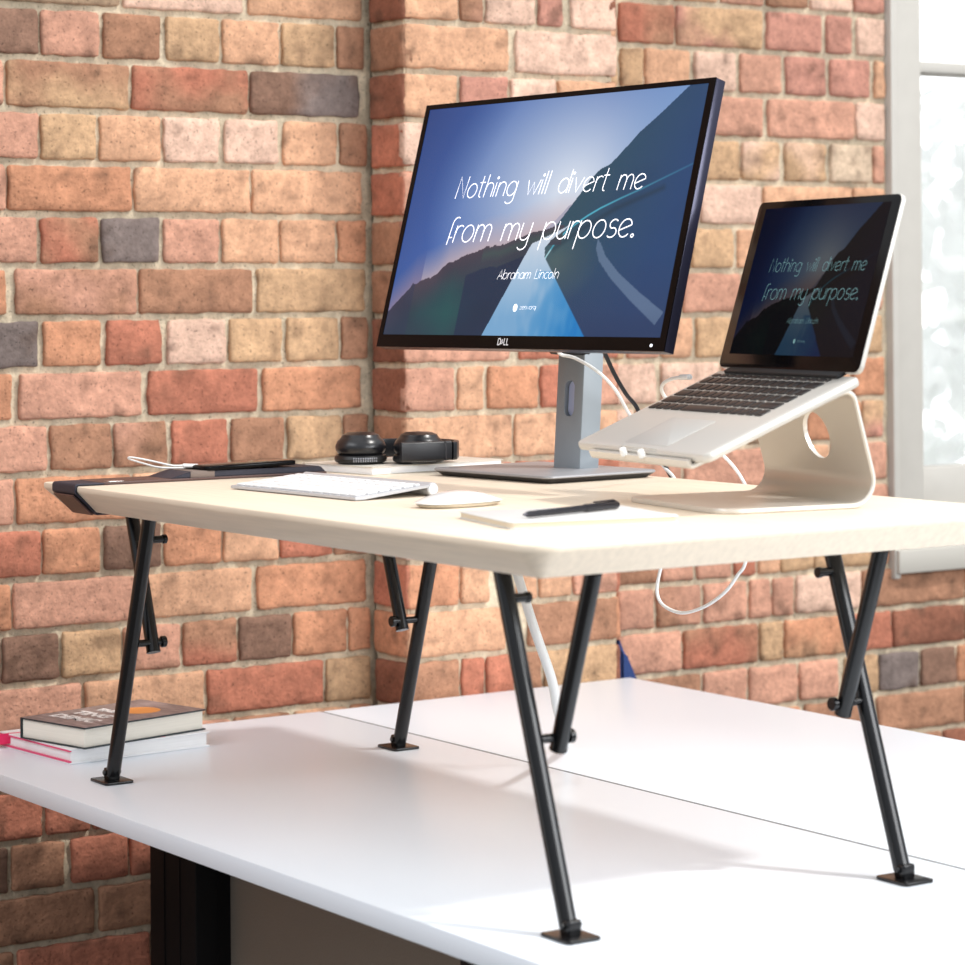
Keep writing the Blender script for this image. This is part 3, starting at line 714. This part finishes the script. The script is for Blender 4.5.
cupat(1.050,.374,0,'a'); cupat(1.000,.443,0,'b')
def band(name,pts,hgt,zc,th,m,parent):
    P=spline([Vector((-a,b,0)) for a,b in pts],8); bm=BM(); rings=[]
    for i,p in enumerate(P):
        t=(P[min(i+1,len(P)-1)]-P[max(i-1,0)]).normalized(); n=Vector((-t.y,t.x,0))
        rings.append([p+n*a+Vector((0,0,HZ0+zc+b)) for a,b in rrect(-th/2,-hgt/2,th/2,hgt/2,th*.4,3)])
    loft(bm,rings); return link(name,bm,m,parent,world=True)
hb=band('headband',[(.9612,.475),(.9650,.4835),(.977,.491),(1.00,.507),(1.04,.505),(1.075,.482),(1.096,.447),(1.099,.415),(1.092,.385)],.027,.0185,.007,satin,hpx)
sl=band('slider_arm',[(.968,.392),(.963,.420),(.9605,.450),(.9610,.472)],.0285,.0195,.0095,mat('black_slider',(26,26,30),.38),hpx)
bm=BM(); box(bm,W(.9665,.4605,H+.0121+.0053),W(.9550,.4622,H+.0121+.0338),.0004); link('hinge_seam',bm,mat('dark_grey_seam',(60,58,60),.4),sl,world=True)
bm=BM(); box(bm,W(.970,.430,H+.0121+.010),W(.961,.450,H+.0121+.028),.001); link('yoke',bm,blackm,hpx,world=True)

# ---------------------------------------------------------------- keys
ROWS=[[1.0]*14+[.5],[1]*13+[1.5],[1.5]+[1]*13,[1.75]+[1]*11+[1.75],[2.25]+[1]*10+[2.25],[1,1,1,1.25,5,1.25,1,1,1,1]]
def keys(parent,x0,x1,y0,y1,z,hk,m,gap=.0028):
    pitch=(x1-x0)/14.5; rows=len(ROWS); fh=.55; rp=(y1-y0)/(rows-1+fh); cache={}; n=0
    for r_,row in enumerate(ROWS):
        tot=sum(row); x=x0; kk=14.5/tot
        yt=y1 if r_==0 else y1-rp*(fh+r_-1); hh=rp*fh if r_==0 else rp
        for wd in row:
            w=wd*kk*pitch; key=(round(w,5),round(hh,5))
            if key not in cache:
                bm=BM(); slab(bm,-w/2+gap/2,-hh/2+gap/2,w/2-gap/2,hh/2-gap/2,0,hk,.0016,.0004,3)
                o=link('key',bm,m,parent); cache[key]=o
            else:
                o=cache[key].copy(); C.objects.link(o); o.parent=parent
            o.location=(x+w/2, yt-hh/2, z); x+=w
# wireless keyboard
kb = empty('keyboard', W(.575,.082,H), (0,0,.077), label='slim white wireless keyboard near the front edge of the riser', cat='keyboard')
kbal = mat('keyboard_aluminium',(196,198,202),.35,metal=.3)
bm=BM(); prof=[(0,.0012),(0,.0050),(.118,.0152),(.118,.0115),(.012,.0012)]
loft(bm,[[Vector((x,a,b)) for a,b in prof] for x in (-.290,0)]); bmesh.ops.bevel(bm,geom=bm.edges[:],offset=.0007,segments=2,affect='EDGES')
deck=link('deck',bm,kbal,kb)
bm=BM(); rod(bm,(-.290,.122,.0090),(0,.122,.0090),.0086,24,.0008); link('battery_tube',bm,kbal,kb)
bm=BM(); rod(bm,(-.0004,.122,.0090),(.0007,.122,.0090),.0070,24,.0002); link('tube_cap',bm,wht,kb)
kf = empty('key_field', (0,0,.0050), (math.atan(.0102/.118),0,0)); kf.parent=deck
keys(kf,-.285,-.005,.004,.108,.0002,.0022,mat('white_keys',(236,236,236),.4),.0030)

# mouse
ms = empty('mouse', W(.430,.142,H), (0,0,.08), label='white low curved mouse between the keyboard and the notebook', cat='mouse')
def mring(z,s,dz=0):
    pts=[]
    for k in range(48):
        t=2*math.pi*k/48; c_,s_=math.cos(t),math.sin(t); e=2/2.6
        x=.0305*s*math.copysign(abs(c_)**e,c_); y=.061*(1-(1-s)*.9)*math.copysign(abs(s_)**e,s_)
        pts.append(Vector((x,y,z)))
    return pts
bm=BM(); R0=[]
for s,z0 in ((.90,.0040),(1.0,.0060),(1.0,.0075),(.985,.009),(.93,.0115),(.80,.0145),(.6,.0170),(.35,.0185),(.1,.0190)):
    rg=mring(z0,s)
    for p in rg:
        if z0>.006: p.z = .006+(p.z-.006)*max(.12,1-(abs(p.y)/.0645)**2.2)
    R0.append(rg)
loft(bm,R0); link('shell',bm,mat('gloss_white',(246,246,244),.12,spec=.6,coat=.5),ms)
bm=BM(); loft(bm,[mring(.0006,.80),mring(.0010,.86),mring(.0042,.95)]); link('base',bm,mat('mouse_aluminium',(214,206,190),.35,metal=.3),ms)

# notebook and pen
nb = empty('notebook', W(.121,.009,H), (0,0,-.227), label='white soft-cover notebook at the near corner of the riser, under a black pen', cat='notebook')
bm=BM(); slab(bm,-.168,0,0,.205,.0002,.0014,.006,.0004); slab(bm,-.168,0,0,.205,.0068,.0080,.006,.0004); box(bm,(-.1686,.004,.0004),(-.1674,.201,.0078)); link('cover',bm,mat('white_notebook_cover',(214,214,212),.45),nb)
bm=BM(); slab(bm,-.1665,.002,-.002,.203,.0013,.0069,.005,.0004); link('pages',bm,mat('notebook_pages',(222,208,184),.8,bump=.3,bscale=60,stretch=(1,1,60)),nb)
bm=BM(); slab(bm,-.0165,-.0006,-.0115,.2056,.0079,.0088,.0006,.0002); link('elastic_band',bm,mat('pale_elastic',(226,226,224),.6),nb)
pn = empty('pen', W(.168,.125,H+.0092), (0,0,0), label='black pen lying on the white notebook', cat='pen')
a=W(.144,.042,H+.0132); b=W(.193,.208,H+.0132); d=(b-a).normalized()
penb=mat('pen_black',(18,16,24),.35)
bm=BM(); tube(bm,[a+d*.006,a+d*.012,b-d*.062],[.0028,.0037,.0039],16); link('barrel',bm,penb,pn,world=True)
bm=BM(); tube(bm,[a,a+d*.004,a+d*.007],[.0008,.0018,.0027],12); link('tip',bm,mat('pen_grey_tip',(60,58,66),.3,metal=.5),pn,world=True)
bm=BM(); tube(bm,[b-d*.062,b-d*.0615,b-d*.002,b],[.0039,.0046,.0046,.0036],16); cp=link('cap',bm,penb,pn,world=True)
bm=BM(); q=Vector((0,0,.0052)); tube(bm,[b-d*.004+q*.85,b-d*.008+q*1.1,b-d*.045+q*1.1],[.0010,.0011,.0009],8); link('pocket_clip',bm,penb,pn,world=True)

# ================================================================ LAPTOP ON ITS STAND
LW,LD,LH,PA,SA,LA=.325,.227,.222,.389,1.2735,.1457
silver = mat('silver_aluminium',(208,205,198),.4,metal=.3)
silverd = mat('stand_silver',(216,211,202),.36,metal=.45)
sd = empty('laptop_stand', W(.0959,.2604,H), (0,0,-LA), label='bent silver aluminium laptop stand with a round cable hole', cat='laptop stand')
lz=.4945-H
def lo(t,off):   # point under the tilted laptop: t along the base, off below the deck
    return (t*math.cos(PA)+off*math.sin(PA), lz+t*math.sin(PA)-off*math.cos(PA))
TH=.0058
pf=fillet([(.043,.0033),(.2595,.0033),(.2215,lo(.222,.015)[1]),lo(-.0045,.015),lo(-.0045,.006)],[.030,.013,.003],8)
bm=BM()
Rc=.03
def wf(s,x0,x1):
    if s<Rc: k=Rc-math.sqrt(max(0,Rc*Rc-(Rc-s)**2)); return x0+k,x1-k
    return x0,x1
base=[Vector((.043+.0025*i,.0033)) for i in range(13)]
sheet(bm,base+pf[1:],TH,-.280,-.032,wf)
so=link('sheet',bm,silverd,sd)
cb=BM(); rod(cb,(-.135,.19,.083),(-.135,.30,.083),.0285,40)
cut(so,cb)
bm=BM()
for x in (-.185,-.140):
    a=Vector((x,)+lo(-.0075,.008)); b=Vector((x,)+lo(-.0075,-.003)); rod(bm,a,b,.0042,14,.0014)
    link('rubber_nub',bm,wht,sd); bm=BM()
bm.free()

lap = empty('laptop', W(.0959,.2604,.4945), (PA,0,-LA), label='open silver laptop with dark dim screen, tilted on the metal stand', cat='laptop')
bm=BM(); slab(bm,-LW,0,0,LD,-.0115,0,.010,.0036,6); lb=link('base',bm,silver,lap)
cb=BM(); slab(cb,-LW/2-.045,-.01,-LW/2+.045,.0035,-.003,.01,.0015,.0001); cut(lb,cb)
keys(lb,-.315,-.038,.104,.215,.0001,.0012,mat('black_keys',(20,17,18),.4),.0039)
bm=BM(); slab(bm,-LW/2-.053,.012,-LW/2+.053,.086,-.0002,.0003,.004,.0002); link('trackpad',bm,mat('trackpad_grey',(190,188,183),.4,metal=.2),lb)
bm=BM(); slab(bm,-LW+.03,LD-.012,-.03,LD+.002,.0003,.0050,.002,.001); link('hinge',bm,blackm,lap)
lidE = empty('lid_pivot',(0,LD-.001,.0035),(SA-PA,0,0)); lidE.parent=lap
bm=BM(); slab(bm,-LW,0,0,LH,-.0068,0,.010,.0016,6); lid=link('lid',bm,silver,lap); lid.location=(0,LD-.001,.0035); lid.rotation_euler=(SA-PA,0,0)
bpy.data.objects.remove(lidE)
bm=BM(); slab(bm,-LW+.0007,.001,-.0007,LH-.0007,-.0002,.0009,.0095,.0004,6); link('bezel',bm,piano,lid)
LM=mw(lid)
def LT(x,y,z): return LM@Vector((-LW*(1-x), LH*y, .0009-z))
dimm = attr_mat('dim_screen', rough=.2, spec=.05, emission=True)
dimm.node_tree.nodes['Principled BSDF'].inputs['Base Color'].default_value=(.004,.004,.004,1)
LS0,LS1,LT0,LT1=.062,.942,.085,.955
scl=screen('screen',lid,220,140,lambda x,y: LT(LS0+(LS1-LS0)*x,LT0+(LT1-LT0)*y,-.0001),.125,(1,1,.92),dimm,1.6)
fx=lambda a:(a-S0)/(S1-S0); fy=lambda b:(b-T0)/(T1-T0)
quote(scl,lambda a,b,z: LT(.205+(a-.186)*1.035,.408+(b-.421)*.916,z+.0005),mat('dim_teal_text',(60,90,92),.5,emit=(92,132,136),estr=.8))

# ================================================================ CABLES
def cable(name,label,pts,r,m,n=8,ends=None):
    e=empty(name,W(*pts[0]),label=label,cat='cable'); bm=BM(); tube(bm,spline([W(*p) for p in pts],6),r,n); link('cord',bm,m,e,world=True)
    for (a,b,rr) in (ends or []):
        bm=BM(); rod(bm,W(*a),W(*b),rr,12); link('plug',bm,m,e,world=True)
    return e
WC=[(0.680,0.462,0.615),(0.707,0.490,0.597),(0.693,0.505,0.591),(0.664,0.522,0.573),(0.664,0.552,0.547),(0.713,0.612,0.510),(0.735,0.655,0.478),(0.727,0.662,0.453),(0.704,0.668,0.432),(0.682,0.670,0.411),(0.690,0.672,0.359),(0.714,0.672,0.315),(0.721,0.672,0.291),(0.731,0.672,0.257),(0.717,0.672,0.237),(0.673,0.672,0.230),(0.621,0.672,0.244),(0.576,0.672,0.268),(0.548,0.672,0.294),(0.532,0.672,0.311),(0.519,0.672,0.357),(0.519,0.672,0.391),(0.526,0.670,0.415),(0.544,0.665,0.440),(0.557,0.650,0.462),(0.563,0.620,0.496),(0.538,0.570,0.522),(0.503,0.520,0.538),(0.490,0.500,0.551),(0.474,0.490,0.561),(0.450,0.485,0.568),(0.421,0.480,0.571),(0.398,0.477,0.572)]
cable('display_cable','white cable looping from the monitor below the riser and up to the laptop',WC,.0024,whm,8,[((.425,.481,.571),(.400,.477,.572),.0038)])
BC=[(0.627,0.500,0.610),(0.645,0.520,0.600),(0.677,0.560,0.569),(0.704,0.600,0.539),(0.732,0.640,0.517),(0.726,0.655,0.480),(0.712,0.664,0.450),(0.702,0.670,0.430),(0.690,0.674,0.405),(0.69,0.66,.378),(.70,.60,.372),(.72,.50,.375)]
cable('power_cable','black cable hanging from the back of the monitor behind the riser',BC,.0030,blackm)
e=empty('cable_sleeve',W(.664,.38,.30),label='thick white cable sleeve hanging under the riser behind the near leg',cat='cable sleeve')
bm=BM()
tube(bm,spline([W(.699,.385,.380),W(.672,.388,.315),W(.640,.396,.235),W(.642,.425,.165),W(.672,.455,.120),W(.728,.50,.088),W(.795,.55,.060),W(.880,.617,.026),W(.950,.668,.0075)],8),.0066,12)
link('sleeve',bm,whm,e,world=True)

# ================================================================ BOOKS ON THE DESK
def book(name,label,u,v,z,r,w,d,th,cm,pm,grp=None):
    e=empty(name,W(u,v,z),(0,0,-r),label=label,cat='book',group=grp)
    bm=BM(); slab(bm,-w,0,0,d,0,.0022,.001,.0005); link('back_cover',bm,cm,e)
    bm=BM(); slab(bm,-w,0,0,d,th-.0022,th,.001,.0005); c=link('front_cover',bm,cm,e)
    bm=BM(); slab(bm,-w-.002,0,-w+.0005,d,0,th,.001,.0007); link('spine',bm,cm,e)
    bm=BM(); slab(bm,-w+.001,.003,-.004,d-.003,.0021,th-.0021,.001,.0003); link('pages',bm,pm,e)
    return e,c
wc=mat('white_book_cover',(238,238,240),.35); pink=mat('pink_endpaper',(224,78,120),.5)
b1,c1=book('book','white hardback with pink endpapers and ribbon, lower book of the stack',1.271,.010,.0002,-.088,.211,.240,.0222,wc,paper,None)
bm=BM(); box(bm,(-.210,-.0004,.0019),(-.002,.0034,.0044)); box(bm,(-.210,-.0004,.0178),(-.002,.0034,.0203)); box(bm,(-.2115,-.0004,.0019),(-.2065,.0034,.0203)); link('endpaper',bm,pink,b1)
bm=BM()
slab(bm,-.030,.175,-.012,.205,.0221,.0225,.004,.0001); slab(bm,-.012,.150,-.004,.165,.0221,.0225,.002,.0001); link('cover_print',bm,mat('pink_print',(214,60,96),.5),c1)
P=spline([Vector(p) for p in ((-.180,.02,.0125),(-.188,-.006,.0125),(-.203,-.018,.0095),(-.224,-.026,.0055),(-.262,-.026,.0040))],8)
bm=BM(); L1=[];L2=[]
for i,p in enumerate(P):
    t=i/(len(P)-1); n=Vector((.3*math.sin(t*3),.2,1)).normalized()*.011 if t<.55 else Vector((.0,1,.35)).normalized()*.013
    L1.append(p+n); L2.append(p-n*.6+Vector((0,0,.0007)))
rings=[[a,b,b+Vector((0,0,-.0004)),a+Vector((0,0,-.0004))] for a,b in zip(L1,L2)]; loft(bm,rings); link('ribbon_bookmark',bm,mat('pink_ribbon',(232,30,92),.35),b1)

edge=mat('dark_teal_cover',(28,42,48),.4)
b2,c2=book('book','dark hardback with brown cover, white title and orange disc, on top of the stack',1.255,.026,.0226,-.235,.152,.232,.0312,edge,paperc,None)
art=mat('brown_grey_cover_art',(156,138,136),.4,vary=.6,vscale=14,stretch=(3,14,1))
bm=BM(); slab(bm,-.151,.001,-.001,.231,.0311,.0315,.001,.0001); link('cover_art',bm,art,c2)
bm=BM(); bm.verts.ensure_lookup_table(); lathe(bm,[(.0001,.0314),(.031,.0314),(.031,.0318),(.0001,.0318)],Matrix.Translation((-.066,.158,0)),40); link('orange_disc',bm,mat('orange_print',(244,160,76),.4),c2)
wp=mat('white_print',(240,238,236),.5)
for s,x,y,sz in (('THE',-.122,.116,.023),('TING',-.128,.075,.034),('DEMIC',-.132,.036,.034)):
    bm=textmesh(s,sz,offset=.0015); bmesh.ops.translate(bm,verts=bm.verts[:],vec=(x,y,.0318)); link('title_text',bm,wp,c2,smooth=False)

# blue bag in the gap behind the desks
bg_=empty('bag',W(1.56,1.30,-Z0),label='dark blue fabric bag half hidden between the pier, wall and white desk',cat='bag')
bm=BM(); prof=[(1.20,-Z0+.001),(1.20,.065),(1.215,.030),(1.235,-.012),(1.258,-.050),(1.32,-.13),(1.44,-.24),(1.46,-Z0+.001)]
loft(bm,[[W(uu,a,b) for a,b in prof] for uu in (1.535,1.598)]); bmesh.ops.bevel(bm,geom=bm.edges[:],offset=.006,segments=3,affect='EDGES'); link('body',bm,mat('blue_fabric',(36,62,116),.8,bump=.4,bscale=500),bg_,world=True)
bm=BM(); tube(bm,spline([W(1.566,1.40,-.205),W(1.566,1.43,-.15),W(1.566,1.47,-.2),W(1.566,1.462,-.3)],6),.006,8); link('handle',bm,mat('blue_fabric'),bg_,world=True)

# ================================================================ CAMERA AND LIGHT
yaw, roll, fpx, py = .5843, -.00807, 2665.8, 293.3
fwd = Vector((-math.cos(yaw), math.sin(yaw), 0)); r = Vector((math.sin(yaw), math.cos(yaw), 0)); up = Vector((0,0,1))
r2 = math.cos(roll)*r + math.sin(roll)*up; u2 = -math.sin(roll)*r + math.cos(roll)*up
cd = bpy.data.cameras.new('camera'); cam = bpy.data.objects.new('camera', cd); C.objects.link(cam)
cam.matrix_world = Matrix(((r2.x,u2.x,-fwd.x,0),(r2.y,u2.y,-fwd.y,0),(r2.z,u2.z,-fwd.z,0),(0,0,0,1)))
cam.location = W(-2.29806,-1.62459,.68114)
cd.sensor_width = 36; cd.lens = fpx/965*36; cd.shift_y = -(482.5-py)/965; cd.clip_start=.05
cd.dof.use_dof = True; cd.dof.focus_distance = 3.65; cd.dof.aperture_fstop = 6.5
bpy.context.scene.camera = cam

def sun(name, d, strength, angle, col):
    l = bpy.data.lights.new(name,'SUN'); l.energy=strength; l.angle=math.radians(angle); l.color=col
    o = bpy.data.objects.new(name,l); C.objects.link(o); o.rotation_euler = Vector(d).to_track_quat('-Z','Y').to_euler(); o.location=(3,3,5)
def area(name, loc, tgt, sx, sy, power, col):
    l = bpy.data.lights.new(name,'AREA'); l.shape='RECTANGLE'; l.size=sx; l.size_y=sy; l.energy=power; l.color=col
    o = bpy.data.objects.new(name,l); C.objects.link(o); o.location=loc; o.rotation_euler=(Vector(tgt)-Vector(loc)).to_track_quat('-Z','Y').to_euler()
sun('sunlight', (-.60,-.54,-1), 2.1, 4.5, (1,.965,.92))
area('front_windows', W(.3,-3.6,3.5), W(.5,.2,.0), 3.2, 1.6, 55, (.95,.975,1))
area('side_windows', W(-3.6,1.9,1.75), W(1.3,.6,.2), 3.4, 1.5, 155, (.96,.98,1))
w = bpy.data.worlds.new('sky'); w.use_nodes=True; bpy.context.scene.world=w
nt = w.node_tree; bg = nt.nodes['Background']; tc = nt.nodes.new('ShaderNodeTexCoord'); sx = nt.nodes.new('ShaderNodeSeparateXYZ'); nt.links.new(tc.outputs['Generated'], sx.inputs[0])
def ramp(sock, stops):
    r_ = nt.nodes.new('ShaderNodeValToRGB'); mr = nt.nodes.new('ShaderNodeMapRange'); mr.inputs[1].default_value=-1; mr.inputs[2].default_value=1
    nt.links.new(sock, mr.inputs[0]); nt.links.new(mr.outputs[0], r_.inputs[0]); e = r_.color_ramp.elements
    while len(e) < len(stops): e.new(.5)
    for el,(p,c) in zip(e, stops): el.position=(p+1)/2; el.color=c+(1,)
    return r_.outputs[0]
room = ramp(sx.outputs['Z'], [(-1,(.09,.09,.09)),(-.15,(.15,.155,.16)),(.0,(.36,.38,.41)),(.35,(.68,.72,.78)),(1,(1.0,1.0,1.0))])
day = ramp(sx.outputs['X'], [(-1,(1,1,1)),(-.72,(1,1,1)),(-.15,(0,0,0)),(1,(0,0,0))])      # daylight side, beyond the window wall
low = ramp(sx.outputs['Z'], [(-1,(0,0,0)),(-.6,(.0,.0,.0)),(-.3,(1,1,1)),(.45,(1,1,1)),(.6,(0,0,0))])
m1 = nt.nodes.new('ShaderNodeMix'); m1.data_type='RGBA'; m1.blend_type='MULTIPLY'; m1.inputs[0].default_value=1; nt.links.new(day,m1.inputs[6]); nt.links.new(low,m1.inputs[7])
m2 = nt.nodes.new('ShaderNodeMix'); m2.data_type='RGBA'; m2.clamp_factor=True; nt.links.new(m1.outputs[2],m2.inputs[0]); nt.links.new(room,m2.inputs[6]); m2.inputs[7].default_value=(1.9,1.95,2.0,1)
nt.links.new(m2.outputs[2], bg.inputs['Color']); bg.inputs['Strength'].default_value=1.08
vs = bpy.context.scene.view_settings
bpy.context.scene.display_settings.display_device='sRGB'
vs.view_transform='Standard'; vs.look='None'; vs.gamma=1; vs.exposure=0.1; vs.use_curve_mapping=False
